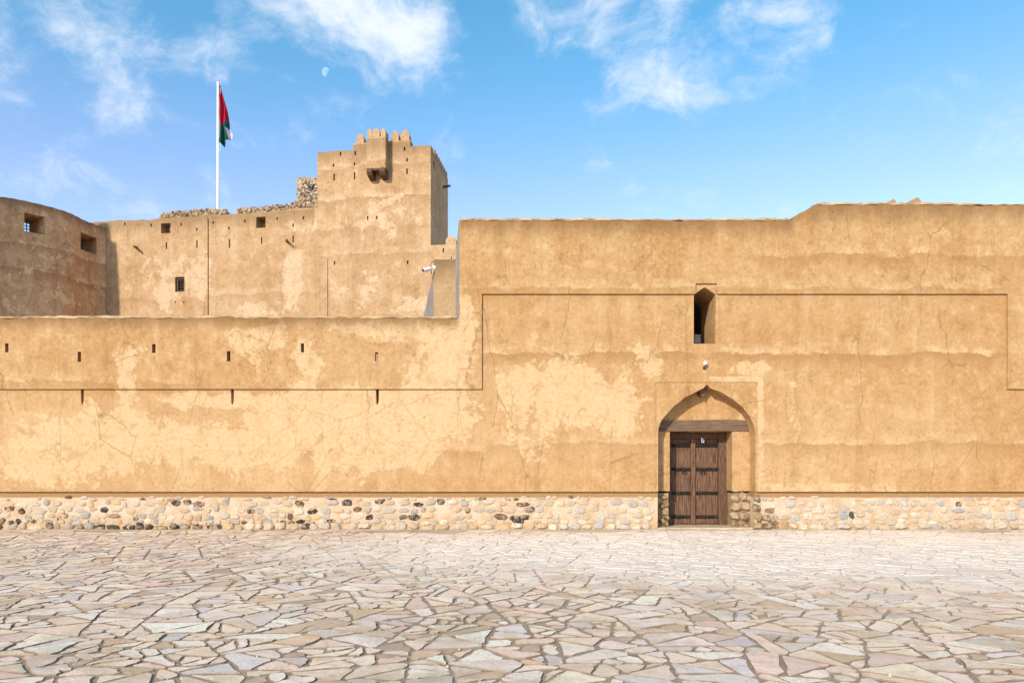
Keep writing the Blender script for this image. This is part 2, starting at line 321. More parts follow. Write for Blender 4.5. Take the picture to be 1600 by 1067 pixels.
for s in seeds:
    if not (x0 < s[0] < x1 and y0 < s[1] < y1): continue
    p = [(s[0]-2, s[1]-2), (s[0]+2, s[1]-2), (s[0]+2, s[1]+2), (s[0]-2, s[1]+2)]
    for t in seeds:
        dx, dy = t[0]-s[0], t[1]-s[1]
        if (dx or dy) and abs(dx) < 4 and abs(dy) < 4: p = clip(p, dx, dy, (t[0]**2+t[1]**2-s[0]**2-s[1]**2)/2)
    p = clip(p, 0, 1, y1); split(p, stones)
PALET = [((.80, .63, .44), 6), ((.76, .65, .52), 5), ((.80, .59, .44), 4), ((.84, .71, .54), 7), ((.64, .45, .26), 1.5), ((.48, .36, .235), 1.2), ((.65, .59, .51), 2.4), ((.81, .63, .42), 3)]
def flag_geo(p):
    if parea(p) < 0: p = p[::-1]
    n = len(p); pc = cen(p); gap = random.uniform(.002, .009)+.008*max(0, math.sin(pc[0]*.9+1.5)*math.sin(pc[1]*1.1)+.25*(pc[0] < 1))*(1 if pc[1] < -5 else .3); q = p
    for i in range(n):
        a, b = p[i], p[(i+1) % n]; L = math.hypot(b[0]-a[0], b[1]-a[1])
        if L < 1e-4: continue
        nx, ny = (b[1]-a[1])/L, -(b[0]-a[0])/L; q = clip(q, nx, ny, nx*a[0]+ny*a[1]-gap*random.uniform(.6, 1.5))
        if len(q) < 3: return None
    if abs(parea(q)) < .006: return None
    ring = []
    for i in range(len(q)):              # chipped corners, uneven edges
        a, b = q[i], q[(i+1) % len(q)]; L = math.hypot(b[0]-a[0], b[1]-a[1])
        if L < .012: continue
        f = min(.34, random.uniform(.02, .10)/L)
        ring.append((a[0]+(b[0]-a[0])*f, a[1]+(b[1]-a[1])*f))
        for k in ((random.uniform(.28, .45), random.uniform(.55, .75)) if L > .26 else (random.uniform(.35, .65),) if L > .14 else ()): j = random.uniform(-.026, .003)*min(1, L/.4); ring.append((a[0]+(b[0]-a[0])*k+(b[1]-a[1])/L*j, a[1]+(b[1]-a[1])*k-(b[0]-a[0])/L*j))
        f = 1-min(.34, random.uniform(.02, .10)/L); ring.append((a[0]+(b[0]-a[0])*f, a[1]+(b[1]-a[1])*f))
    if len(ring) < 4: return None
    c = cen(ring); h = random.uniform(.007, .018); tx, ty = random.gauss(0, .003), random.gauss(0, .003); n = len(ring)
    ins = 1-.005/max(.05, math.sqrt(abs(parea(ring))))
    top = [(c[0]+(x-c[0])*ins, c[1]+(y-c[1])*ins, h+(x-c[0])*tx+(y-c[1])*ty) for x, y in ring]
    V = [(x, y, -.012) for x, y in ring]+top
    F = [list(range(n, 2*n))]+[[i, (i+1) % n, n+(i+1) % n, n+i] for i in range(n)]
    base = random.choices([a for a, b in PALET], [b for a, b in PALET])[0]; k = random.uniform(.82, 1.12)
    return V, F, tuple(min(.86, v*k*q*random.uniform(.97, 1.03)) for v, q in zip(base, (1.04, .965, .985))), c, abs(parea(ring))
stones = [[(x*AX, y) for x, y in p] for p in stones]
geos = [g for g in map(flag_geo, stones) if g]
def score(g):
    d = g[3][1]+CAMD
    if d < 1: return 0
    x = CX+g[3][0]*FPX/d; y = HY+EYE*FPX/d
    return g[4]/d**3 if -30 < x < 1630 and y < 1085 else 0
geos.sort(key=score, reverse=True)
rest = Pool(); EDGE = (.30, .205, .135)      # flanks coloured dark so the sun leaves no bright rim on them
for i, (V, F, c, ce, A) in enumerate(geos):
    if i < 300: mesh('flagstone', V, F, M['flag'], pave, cols=[c]+[EDGE]*(len(F)-1), origin=(ce[0], ce[1], 0))
    else: rest.add(V, F, c); rest.C[-len(F)+1:] = [EDGE]*(len(F)-1)
tag(rest.build('flagstones', M['flag'], pave), kind='stuff')

V = []; F = []; nn = 420
for i in range(nn+1):
    x = -20+40*i/nn; wd = .13+.09*math.sin(x*.8)*math.sin(x*.31+1)+.05*math.sin(x*3.1)+random.uniform(-.03, .03); hz = .016+.012*math.sin(x*1.7+2)+random.uniform(-.008, .008)
    V += [(x, .12, hz+.012), (x, .01-wd*.35, hz*.62+.006), (x, -.02-wd, .002)]
    if i: k = 3*i; F += [[k-3, k-2, k+1, k], [k-2, k-1, k+2, k+1]]
tag(mesh('sand_drift', V, F, M['dust'], pave, True), kind='stuff')

grit = Pool()
for i in range(1500):
    y = -13.5+13.3*random.random()**1.3; x = random.uniform(-1, 1)*(4+.72*(y+CAMD)); r = random.uniform(.005, .013)*(1.5 if random.random() < .08 else 1)
    a = random.random()*6.28; ring = [(x+r*math.cos(a+k*1.2566)*random.uniform(.7, 1.3), y+r*math.sin(a+k*1.2566)*random.uniform(.7, 1.3)) for k in range(5)]
    grit.add([(p, q, .004) for p, q in ring]+[(x+random.uniform(-.3, .3)*r, y, .012+r*.9)], [[k, (k+1) % 5, 5] for k in range(5)], random.choice(((.45, .33, .22), (.62, .52, .40), (.26, .19, .13), (.52, .42, .31))))
tag(grit.build('grit', M['flag'], pave), kind='stuff')

# ------------------------------------------------------------------ front wall
FW = Frame((0, 0, 0), 0)
wall = thing('fortress_wall', (0, 0, 0), 'long ochre mud-plastered wall with arched doorway, stepping from low to tall', 'wall')
pp = lambda L, t=0, fr=FW: [fr.px(x, y, t) for x, y in L]
top_edge = lambda p, q: min(p[1], q[1]) > 5 and not 5.8 < p[1] < 6.1 and abs(q[0]-p[0]) > .5
zb = WZ(768)
body = wobble([(WX(-620), zb)]+[(WX(2250), zb)]+pp([(2250,323),(1275,320.5),(1229,345),(718,345),(718,497),(-620,497)]), .03, .12, top_edge)
ARCH = [(1028.5,680),(1029,670),(1033,658),(1039,650),(1053,634.5),(1070.5,621),(1090,611),(1100,606),(1105,600),(1110,606),(1126,612),(1145,623),(1161,636.5),(1173,652),(1179,667),(1181,680)]
body_o = mesh('plaster_body', *prism_geo(FW, body, 0, 1.34), M['wall'], wall)
C = Pool()
arch = pp([(1028.5,840)]+ARCH+[(1181,840)])
C.prism(FW, arch, -.5, .44)
C.prism(FW, pp([(1024.5,790),(1024.5,597),(1184,597),(1184,790)]), -.5, .018)            # sunk panel round the arch
C.prism(FW, pp([(1084,537),(1084,460),(1101,448.5),(1118,460),(1118,537)]), -.5, 1.6)     # pointed slit, right through
loop = [(13,544,5.5,14),(126,558,5.5,16),(242,545,5.5,14),(358.5,557,5.5,16),(473.5,544,5,14),(589,558,5,14)]
for x, y, ww, hh in loop: C.pxrect(FW, x-ww/2, y-hh/2, x+ww/2, y+hh/2, -.5, .75, 0)
for x in (128.5, 363, 589.5): C.prism(FW, pp([(x-2.6,604),(x+2.6,604),(x+2.2,627),(x,633),(x-1.6,630)]), -.5, .7)
C2 = Pool(); a0, zl = FW.px(1046.5, 840, .44); a1, zt = FW.px(1144, 673.5, .44)
C2.rect(FW, a0, -1, a1, zt, .2, 1.6)                                                      # door passage
cut(body_o, C); cut(body_o, C2)
proud = pp([(-620,608),(-620,497),(718,497),(718,345),(1229,345),(1275,320.5),(2250,323),(2250,608),(1572.5,608),(1572.5,460),(753,460),(753,608)])
proud = [(a, z+(.003 if z > 5 else 0)) for a, z in proud]
pr = wobble(proud[::-1], .03, .12, top_edge)
pr = wobble(pr, .0025, .25, lambda p, q: abs(p[1]-q[1]) < .02 and p[1] < WZ(455) and abs(q[0]-p[0]) > 1)
band = mesh('plaster_upper_band', *prism_geo(FW, pr, -.055, .012), M['wall'], wall)
C = Pool()
C.pxrect(FW, 1086, 443.5, 1119.5, 470, -.5, .5, 0)
for x, y, ww, hh in loop: C.pxrect(FW, x-ww/2, y-hh/2, x+ww/2, y+hh/2, -.5, .5, 0)
cut(band, C)
P_ = Pool(); P_.pxrect(FW, 587.6, 553.2, 592.2, 566, -.03, .5, 0); P_.build('loophole_infill', M['crest'], wall)
# thin crest coat, broken and uneven
for nm, pts in (('crest_coat', [(-620,497),(715,497)]), ('crest_coat', [(719,345),(1229,345)]), ('crest_coat', [(1276,320.5),(2250,323)])):
    a, za = FW.px(*pts[0]); b, zc = FW.px(*pts[1]); n = int((b-a)/.16); P_ = Pool(); V = []; F = []
    for i in range(n+1):
        f = i/n; xx = a+(b-a)*f; zz = za+(zc-za)*f; j = random.uniform(-.018, .018); h = .034+random.uniform(-.016, .018)+.012*math.sin(xx*1.1)*math.sin(xx*.37)
        yo = -.066+random.uniform(-.02, .02)
        V += [(xx, yo, zz-.012+j*.6), (xx, yo+.012, zz+h), (xx, 1.36, zz+h*.9), (xx, 1.36, zz-.03)]
        if i: k = 4*i; F += [[k-4+q, k-4+(q+1) % 4, k+(q+1) % 4, k+q][::-1] for q in range(4)]
    F += [[3, 2, 1, 0][::-1], [4*n, 4*n+1, 4*n+2, 4*n+3][::-1]]
    mesh(nm, V, F, M['crest'], wall)
# rubble plinth
PZ = zb-.01
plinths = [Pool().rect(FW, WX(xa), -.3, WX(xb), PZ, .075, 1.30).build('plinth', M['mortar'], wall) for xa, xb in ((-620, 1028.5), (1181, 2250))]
def boulder(cx, cz, w, h, d, fr, t, n=9, rot=0, dirn=None):     # half-buried rounded stone
    V = []; ph = random.random()*6.28; pw = random.uniform(.75, 1.0)
    rr = [random.uniform(.70, 1.16) for _ in range(n)]
    for k, (sc, dp) in enumerate(((1.0, .25), (.88, -.55), (.55, -.95))):
        for i in range(n):
            a = 6.28319*i/n+ph; ca, sa = math.cos(a), math.sin(a)
            ca = math.copysign(abs(ca)**pw, ca); sa = math.copysign(abs(sa)**pw, sa)
            j = random.uniform(.93, 1.07)
            V.append(fr.w(cx+ca*w/2*rr[i]*sc*j, t+dp*d*random.uniform(.85, 1.15), cz+sa*h/2*rr[i]*sc*j))
    F = [list(range(2*n, 3*n))]+[[k*n+i, k*n+(i+1) % n, (k+1)*n+(i+1) % n, (k+1)*n+i] for k in (0, 1) for i in range(n)]
    f = V[0]; 
    return V, F
SP_L = [((.54, .40, .26), 6), ((.43, .37, .30), 4), ((.05, .04, .036), 2.8), ((.15, .08, .05), 1.4), ((.54, .36, .17), 1.2), ((.36, .325, .29), 2), ((.58, .47, .34), 4)]
SP_R = [((.56, .43, .29), 6), ((.46, .41, .35), 4), ((.09, .075, .07), .25), ((.52, .35, .19), 1.2), ((.39, .375, .355), 2), ((.58, .48, .36), 5)]
SP_B = [((.36, .24, .12), 4), ((.20, .125, .065), 3), ((.46, .35, .22), 2), ((.30, .25, .21), 1.5)]
def pick(P): 
    c = random.choices([a for a, b in P], [b for a, b in P])[0]; k = random.uniform(.85, 1.15); return tuple(min(.8, v*k) for v in c)
def okx(px): return not (1022 < px < 1188)
cand = []
for ri, (cy, hh, wmin, wmax, pitch) in enumerate([(779,5.5,7,16,20),(786.5,10.5,9,23,22),(797,10.5,9,22,21),(807.5,11,9,23,21),(816,9,8,18,20),(824,12,11,27,20.5)]):
    x = -330
    while x < 1930:
        ww = random.uniform(wmin, wmax); gp = random.uniform(-1.5, 2) if ri > 2 else random.uniform(-1, 4)
        xc = x+ww/2; x += ww+gp
        if not okx(xc) or (ri == 0 and random.random() < .4) or (ri in (1, 2, 3) and random.random() < .12): continue
        dark_zone = xc < 850
        c = pick(SP_L if dark_zone else SP_R)
        if ri == 5 and xc < 330 and random.random() < .6: c = pick([((.07, .055, .045), 3), ((.20, .13, .085), 2), ((.30, .25, .2), 2)])
        if sum(c) < .35 and ri == 5 and xc > 300 and random.random() < .7: c = pick(SP_R)
        if 1186 < xc < 1235 and ri > 1: c = pick(SP_B)
        hgt = hh*random.uniform(.7, 1.15)*CAMD/FPX
        cz = WZ(cy)+random.uniform(-.04, .04)
        cand.append((ww*hh*(1 if -5 < xc < 1605 else 0), WX(xc), max(cz, hgt*.45-.02), ww*CAMD/FPX, hgt, random.uniform(.014, .038)*(2.4 if ri == 5 else 1), c))
cand.sort(key=lambda q: -q[0])
rest = Pool(); KEEP = 262
for i, (sc_, x, z, ww, hh, dd, c) in enumerate(cand):
    V, F = boulder(x, z, ww*1.06, hh*1.08, dd, FW, .075, random.choice((6, 7, 8)))
    if i < KEEP: mesh('stone', V, F, M['stone'], plinths[x > WX(1100)], False, [c]*len(F), (x, .045, z))
    else: rest.add(V, F, c)
tag(rest.build('small_stones', M['stone'], wall, False), kind='stuff')
# rough stone jambs either side of the door
zj = WZ(770)
jamb_l = Pool().rect(FW, WX(1028.5)-.3, -.3, a0-.03, zj-.02, .47, 1.3).build('jamb_footing', M['jambmortar'], wall)
jamb = Pool().rect(FW, a1+.03, -.3, WX(1181)+.3, zj-.02, .47, 1.3).build('jamb_footing', M['jambmortar'], wall)
for x, y, ww, hh in [(1036,777,13,9),(1040,788,11,10),(1035,790,11,9),(1037,801,12,10),(1041,811,10,9),(1035,813,12,10),(1038,823,15,8)]:
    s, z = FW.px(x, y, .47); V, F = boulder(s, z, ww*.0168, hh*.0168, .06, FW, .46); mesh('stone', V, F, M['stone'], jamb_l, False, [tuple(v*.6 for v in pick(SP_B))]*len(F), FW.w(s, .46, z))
for x, y, ww, hh in [(1148,778,13,12),(1160,776,15,13),(1172,779,12,13),(1150,792,16,13),(1165,792,16,12),(1176,793,9,12),(1148,806,14,12),(1162,806,17,13),(1175,807,10,12),(1152,820,17,12),(1168,820,16,12),(1178,820,8,11)]:
    s, z = FW.px(x, y, .47); V, F = boulder(s, z, ww*.019, hh*.019, .10, FW, .46, 7); mesh('stone', V, F, M['stone'], jamb, False, [pick(SP_B)]*len(F), FW.w(s, .46, z))
for x, y, ww, hh in [(1184,779,11,13),(1183,793,13,14),(1186,807,14,14),(1184,821,15,13),(1199,809,14,12),(1200,822,15,12)]:
    s, z = FW.px(x, y, .02); V, F = boulder(s, z, ww*.0165, hh*.0165, .09, FW, .06); mesh('stone', V, F, M['stone'], jamb, False, [pick(SP_B)]*len(F), FW.w(s, .06, z))
th = Pool(); th.rect(FW, WX(1030), -.02, WX(1180), .055, .10, 1.25); th.build('threshold', M['dust'], wall)
# lintel and pendant block
lint = wobble(pp([(1030,673.5),(1170,673),(1170.5,664),(1166,657),(1150,655.5),(1030,656.5)], .40), .004, .3, lambda p, q: abs(p[0]-q[0]) > .5)
mesh('lintel_beam', *prism_geo(FW, lint, .40, 1.05), M['beam'], wall)
pk = Pool(); pk.prism(FW, pp([(1093,609),(1103,607),(1102,615),(1100,619),(1095,618)], .2), .2, .5); pk.build('wooden_peg', M['beam'], wall)
# ---- door
TD = 1.0
door = thing('door', FW.w(FW.px(1090, 820, TD)[0], TD, 0), None, None); door.parent = wall; door.matrix_parent_inverse = Matrix.Identity(4)
def dp(name, mat, L, t0, t1, tp=TD): P_ = Pool(); P_.prism(FW, pp(L, tp), t0, t1); return P_.build(name, mat, door)
R4 = lambda a, b, c, d: [(a, d), (b, d), (b, c), (a, c)]
dp('door_frame', M['wood'], R4(1121, 1134.5, 672, 824), TD-.10, TD+.15)
dp('door_frame', M['wood'], R4(1040, 1047.5, 672, 824), TD-.10, TD+.15)
dp('door_head', M['wood'], R4(1047.6, 1120.9, 671, 685.5), TD-.07, TD+.15)
dp('centre_post', M['plank'], R4(1078.5, 1085.2, 686, 818.5), TD-.075, TD+.05)
for xa, xb in ((1047.7, 1060.2), (1060.6, 1078.4), (1085.3, 1103), (1103.4, 1120.8)):
    dp('plank', M['plank'], R4(xa, xb, 686, 817), TD+random.uniform(-.004, .004), TD+.06)
dp('sill', M['wood'], R4(1047.7, 1120.8, 817.3, 823), TD-.05, TD+.08)
for xa, xb in ((1048, 1078), (1085.6, 1120.6)):
    for y in (696, 733, 770, 807):
        P_ = Pool(); P_.prism(FW, pp(R4(xa, xb, y-2.6, y+2.6), TD), TD-.018, TD+.01)
        n = 6
        for i in range(n):
            s, z = FW.px(xa+(xb-xa)*(i+.5)/n, y, TD); V, F = boulder(s, z, .082, .082, .06, FW, TD-.018, 8); P_.add(V, F)
        P_.build('stud_band', M['iron'], door)
for x in (1069.5, 1097.5):
    s, z = FW.px(x, 738.5, TD); P_ = Pool()
    for i in range(10):
        a, b = 6.28319*i/10, 6.28319*(i+1)/10
        P_.tube(FW.w(s+.07*math.cos(a), TD-.03, z+.035*math.sin(a)), FW.w(s+.07*math.cos(b), TD-.03, z+.035*math.sin(b)), .008, .008, 6)
    P_.build('ring_handle', M['iron'], door)
s, z = FW.px(1096.5, 687.5, TD); P_ = Pool(); P_.rect(FW, s-.04, z-.07, s-.012, z+.06, TD-.11, TD-.06); P_.rect(FW, s+.012, z-.075, s+.035, z+.02, TD-.11, TD-.06); P_.rect(FW, s-.012, z-.07, s+.012, z-.045, TD-.11, TD-.06)
P_.build('hasp', M['steel'], door)
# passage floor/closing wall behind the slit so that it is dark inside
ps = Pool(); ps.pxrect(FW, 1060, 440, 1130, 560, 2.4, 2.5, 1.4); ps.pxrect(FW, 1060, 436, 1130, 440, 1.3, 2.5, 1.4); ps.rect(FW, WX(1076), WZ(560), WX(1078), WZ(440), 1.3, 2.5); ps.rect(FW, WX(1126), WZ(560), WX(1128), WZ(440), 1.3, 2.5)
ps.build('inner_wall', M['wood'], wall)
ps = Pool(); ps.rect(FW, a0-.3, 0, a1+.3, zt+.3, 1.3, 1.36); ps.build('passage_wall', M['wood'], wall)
bx = Pool(); bx.pxrect(FW, 1084.6, 524.5, 1094, 536.5, 1.05, 1.3, 1.1); bx.pxrect(FW, 1084.2, 523.2, 1094.4, 525, 1.03, 1.32, 1.08)
tag(bx.build('meter_box', M['boxgrey'], None, origin=FW.w(*[FW.px(1089, 537, 1.1)[0], 1.1, FW.px(1089, 537, 1.1)[1]])), 'small grey metal box on the sill of the pointed slit window', 'box')
# lamp over the door
s, z = FW.px(1101.8, 567, -.1); lamp = thing('wall_lamp', FW.w(s, 0, z), 'small round white lamp on a black stem above the arched doorway', 'lamp')
P_ = Pool()
for k in range(5):
    a, b = -1.57+k*3.1416/5, -1.57+(k+1)*3.1416/5
    P_.tube((s, -.12, z+.05*math.sin(a)), (s, -.12, z+.05*math.sin(b)), max(.004, .05*math.cos(a)), max(.004, .05*math.cos(b)), 14)
P_.build('globe', M['white'], lamp, True)
P_ = Pool(); P_.tube((s, -.12, z-.05), (s, -.12, z-.10), .012, .012, 8); P_.tube((s, -.12, z-.09), (s, .02, z-.11), .012, .012, 8); P_.rect(FW, s-.025, z-.15, s+.025, z-.08, -.012, .01); P_.build('stem', M['black'], lamp)
# loose stones
def loose(px, py, t, w_, h_, col, label, zoff=0):
    s, z = FW.px(px, py, t); V, F = boulder(0, 0, w_, h_, w_*.4, Frame((s, t, z+zoff), 0), 0); 
    V2, F2 = boulder(0, 0, w_, h_, w_*.4, Frame((s, t, z+zoff), R(180)), 0); P_ = Pool(); P_.add(V, F, col); P_.add(V2, F2, col)
    tag(P_.build('loose_stone', M['stone'], None, True, (s, t, z+zoff-h_/2)), label, 'stone')
loose(388, 833.5, -.28, .36, .10, (.62, .52, .40), 'flat pale loose stone lying on the paving at the wall foot')
loose(1162, 343, .3, .16, .10, (.45, .30, .18), 'small brown stone lying on the crest of the tall wall', .03)

# ------------------------------------------------------------------ rear parapet seen over the tall wall
def merlon_poly(a, z, w_, h): return [(a-w_/2, z), (a+w_/2, z), (a+w_/2, z+.5*h), (a+.36*w_, z+.78*h), (a+.14*w_, z+.96*h), (a, z+h), (a-.14*w_, z+.96*h), (a-.36*w_, z+.78*h), (a-.5*w_, z+.5*h)]
RP = Frame((0, 6, 0), R(-14))
rp = thing('rear_parapet', RP.w(8, 0, 0), 'pale pink parapet just showing over the crest of the tall wall', 'wall')
P_ = Pool(); a, za = RP.px(1244, 345); b, zb2 = RP.px(1276, 319); c_, _ = RP.px(1372, 318); d_, _ = RP.px(1560, 330)
P_.prism(RP, [(a, 0), (d_, 0), (d_, RP.px(1400, 330)[1]), (c_+.05, RP.px(1400, 330)[1]), (c_, zb2), (b, zb2), (a, za)], 0, .5); P_.build('parapet_body', M['fort'], rp)
for x, y0, ww in ((1396, 311, 18), (1434, 308, 20)):
    s, z1 = RP.px(x, y0); P_ = Pool(); zz = RP.px(x, 330)[1]; P_.prism(RP, merlon_poly(s, zz-.01, ww*.0225, z1-zz), 0, .5); P_.build('merlon', M['fort'], rp)

# ------------------------------------------------------------------ fort behind
TH = R(7.7); dC = 42.2
FT = Frame(((673-CX)/FPX*dC, dC-CAMD, 0), TH); SD = Frame(FT.O, TH)
ZT = FT.px(673, 227)[1]
tower = thing('fort_tower', FT.w(-3.6, 2, 0), 'tall square ochre tower with a battlemented box bay near its top', 'tower')
sL = FT.px(496, 300)[0]
z_r = FT.px(600, 221.5)[1]; r0, r1 = FT.px(552, 230)[0], FT.px(641, 230)[0]
front = [(sL, 0), (0, 0), (0, ZT), (r1, ZT), (r1, z_r), (r0, z_r), (r0, ZT), (sL, ZT)]
tb = mesh('tower_front', *prism_geo(FT, wobble(front, .03, .4, lambda p, q: min(p[1], q[1]) > 10 and abs(p[0]-q[0]) > .5), 0, .6), M['fort'], tower)
C = Pool()
for x, y, h in [(532,240.7,6),(521,258.7,5),(522,277,11),(555,239.6,7),(554,256.5,5),(554,275,11),(632,233,6),(636,250,6),(636,268,9),(574.5,340.6,7),(588.5,340,6),(522.5,411,6),(637,410,6)]:
    C.pxrect(FT, x-1.2, y-h/2, x+1.2, y+h/2, -.3, .5, 0)
C.pxrect(FT, 511.6, 404, 512.6, 520, -.3, .06, 0)
cut(tb, C)
P_ = Pool(); P_.prism(FT, [(sL, 0), (0, 0), (0, ZT-1.3), (sL, ZT-1.3)], .601, 4.69); P_.build('tower_core', M['fort'], tower)
# side wall rises in steps of small battlements
P_ = Pool(); P_.rect(FT, -.5, ZT-1.301, -.001, ZT-.16, .601, 4.69); sw = P_.build('side_parapet', M['fort'], tower)
C = Pool(); C.rect(FT, -.12, ZT-1.15, .4, ZT-.65, .62, .98); cut(sw, C)
SDF = Frame(FT.w(0, 0, 0), TH-R(90))        # s runs along the tower's right side, into depth
for k in range(7):
    P_ = Pool(); P_.prism(SDF, merlon_poly(1.15+k*.53, ZT-.162, .36, .42), .0, .35); P_.build('merlon', M['fort'], tower)
for px, hy, ww in ((562.5, 208.5, 12), (617, 203.5, 11.5), (632.5, 202.5, 13.5)):
    s, z1 = FT.px(px, hy); P_ = Pool(); P_.prism(FT, merlon_poly(s, z_r-.01, ww*.0405, z1-z_r), .02, .5); P_.build('merlon', M['fort'], tower)
# box bay
t0 = -.63; b0, bz0 = FT.px(573.5, 264, t0); b1, bz1 = FT.px(602.4, 213, t0)
bay = Pool(); bay.rect(FT, b0, bz0, b1, bz1, t0, -.002); bay = bay.build('box_bay', M['fort'], tower)
for s, ww in ((b0+.16, .32), ((b0+b1)/2-.02, .46), (b1-.15, .30)):
    P_ = Pool(); P_.prism(FT, merlon_poly(s, bz1-.01, ww, .55), t0, t0+.3); P_.build('merlon', M['fort'], bay)
for tt in (-.28,):
    for k in (b0, b1-.25):
        P_ = Pool(); P_.rect(FT, k+.01, bz1-.01, k+.24, bz1+.38, -.26, -.02); P_.build('merlon', M['fort'], bay)
for s in (b0+.16, b1-.20):
    P_ = Pool(); P_.prism(Frame(FT.w(s+.17, 0, 0), TH-R(90)), [(-.70, bz0-.001), (-.70, bz0-.22), (-.55, bz0-.40), (.05, bz0-.52), (.05, bz0-.001)], 0, .34); P_.build('corbel', M['iron'] if 0 else M['wood'], bay)
P_ = Pool(); P_.rect(FT, b0+.34, bz0-.10, b1-.38, bz0-.002, t0+.02, t0+.14); P_.build('bay_beam', M['wood'], bay)
P_ = Pool(); p = SDF.w(2.1, 0, ZT-1.75); P_.tube(p-SDF.v*.3, p+Vector((.75, -.35, -.05)), .09, .075, 8); P_.build('rain_spout', M['beam'], tower)
# lower wall right of the tower
lw = thing('tower_side_wall', FT.w(1, 0, 0), 'low plastered wall with one rounded merlon at the foot of the square tower', 'wall')
s1, zl2 = FT.px(713, 381.5)
P_ = Pool(); P_.rect(FT, .001, 0, s1, zl2, 0, .6); q = P_.build('wall_body', M['fort'], lw); C = Pool(); C.pxrect(FT, 691.6, 388, 693.8, 394.5, -.2, .4, 0); C.pxrect(FT, 704.5, 401, 706, 405, -.2, .4, 0); cut(q, C)
s, z1 = FT.px(704.5, 368); P_ = Pool(); P_.prism(FT, merlon_poly(s, zl2-.01, .66, z1-zl2+.02), .0, .4); P_.build('merlon', M['fort'], lw)

# curtain wall left of the tower
cw = thing('curtain_wall', FT.w(-14, 0, 0), 'high ochre fort wall with loopholes and barred window, rubble along its crest', 'wall')
cl_, cz_ = FT.px(120, 347.5); cr_ = sL-.002
zc0 = FT.px(150, 347)[1]; zc1 = FT.px(340, 336.5)[1]; zc2 = FT.px(480, 325)[1]
poly = wobble([(cl_, 0), (cr_, 0), (cr_, zc2), (FT.px(345, 336)[0], zc1), (cl_, zc0)], .05, .3, lambda p, q: min(p[1], q[1]) > 10)
cb = mesh('wall_body', *prism_geo(FT, poly, 0, 1.0), M['fort'], cw)
C = Pool()
for x, y, h in [(195,350,5),(236,352,5),(283,350.6,5),(307.4,358.7,5),(260,384,11),(307.7,381.5,12),(333,347.7,4),(357.8,357,5),(358.5,380.7,14),(382.5,345.7,5),(408.8,376,11),(433,342,5),(458,352,5),(458,373.4,11),(474,340.5,5),(274,472,2.4),(287,472,2.4)]:
    C.pxrect(FT, x-1.1, y-h/2, x+1.1, y+h/2, -.3, .5, 0)
C.pxrect(FT, 251.5, 348.5, 266.5, 365, -.3, .7, 0); C.pxrect(FT, 400.3, 338.6, 415, 356.5, -.3, .7, 0); C.pxrect(FT, 273.5, 432.5, 288.3, 456, -.3, .45, 0)
C.pxrect(FT, 324.4, 300, 326.2, 700, -.3, .12, 0)
cut(cb, C)
C = Pool(); C.pxrect(FT, 261, 353, 266, 361, .5, 1.5, .7); C.pxrect(FT, 408.5, 345, 412, 351, .5, 1.5, .7); cut(cb, C)
def grille(fr, x0, y0, x1, y1, t, nx, ny, parent, r=.018):
    P_ = Pool(); a, z0 = fr.px(x0, y1, t); b, z1 = fr.px(x1, y0, t)
    for i in range(nx): s = a+(b-a)*(i+.5)/nx; P_.rect(fr, s-r, z0, s+r, z1, t-r, t+r)
    for i in range(ny): z = z0+(z1-z0)*(i+.5)/ny; P_.rect(fr, a, z-r, b, z+r, t-r*.6, t+r*1.4)
    return P_.build('window_grille', M['iron'], parent)
grille(FT, 273.5, 432.5, 288.3, 456, .16, 4, 5, cw)
P_ = Pool(); P_.pxrect(FT, 273.6, 432.6, 288.2, 455.9, .40, .44, 0); P_.build('shutter', M['black'], cw)
P_ = Pool(); fa, fz0 = FT.px(275.3, 456); fb, fz1 = FT.px(288.3, 434)
for q in ((fa, fz0, fa+.07, fz1), (fb-.07, fz0, fb, fz1), (fa+.07, fz1-.07, fb-.07, fz1), (fa+.07, fz0, fb-.07, fz0+.07)): P_.rect(FT, *q, .10, .22)
P_.build('window_frame', M['wood'], cw)
for x, y in ((212, 387), (447, 377)):
    s, z = FT.px(x, y); P_ = Pool(); P_.tube(FT.w(s-.1, .3, z+.08), FT.w(s+.30, -.55, z-.12), .085, .07, 8); P_.build('rain_spout', M['wood'], cw)
# rubble crest
SPF = [((.29, .185, .10), 5), ((.055, .04, .032), 5), ((.40, .28, .17), 2), ((.18, .12, .08), 3)]
def rubble(fr, outline_top, xa, xb, ybot, t, thick, parent, name, n, size, mort='mortar', pal=SPF):
    sa, sb = fr.px(xa, 330, t)[0], fr.px(xb, 330, t)[0]; zlo = fr.px((xa+xb)/2, ybot, t)[1]
    pts = [(fr.px(x, y, t)) for x, y in outline_top]
    poly = wobble([(sa, zlo), (sb, zlo)]+pts[::-1], .10, .18, lambda p, q: min(p[1], q[1]) > zlo+.05)
    core = mesh(name, *prism_geo(fr, poly, t, t+thick), M[mort], parent)
    P_ = Pool()
    for i in range(n):
        x = random.uniform(xa, xb); yt = outline_top[0][1]
        for (xp, yp), (xq, yq) in zip(outline_top, outline_top[1:]):
            if xp <= x <= xq: yt = yp+(yq-yp)*(x-xp)/max(.01, xq-xp)
        y = random.uniform(yt-.3, ybot); s, z = fr.px(x, y, t); d = random.uniform(.6, 1.4)*size
        V, F = boulder(s, z, d*random.uniform(1, 1.6), d, d*.35, fr, t, 7); P_.add(V, F, pick(pal))
    tag(P_.build('rubble_stones', M['stone'], core, True), kind='stuff'); return core
rubble(FT, [(251, 335), (262, 332.5), (300, 330), (335, 327.5), (352, 328.5), (354, 334)], 251, 354, 346, .12, .7, cw, 'rubble_crest', 300, .20)
rubble(FT, [(371, 330), (374, 326.5), (420, 323), (455, 320), (470, 312), (495.5, 308)], 371, 495.5, 335, .12, .7, cw, 'rubble_crest', 420, .19)
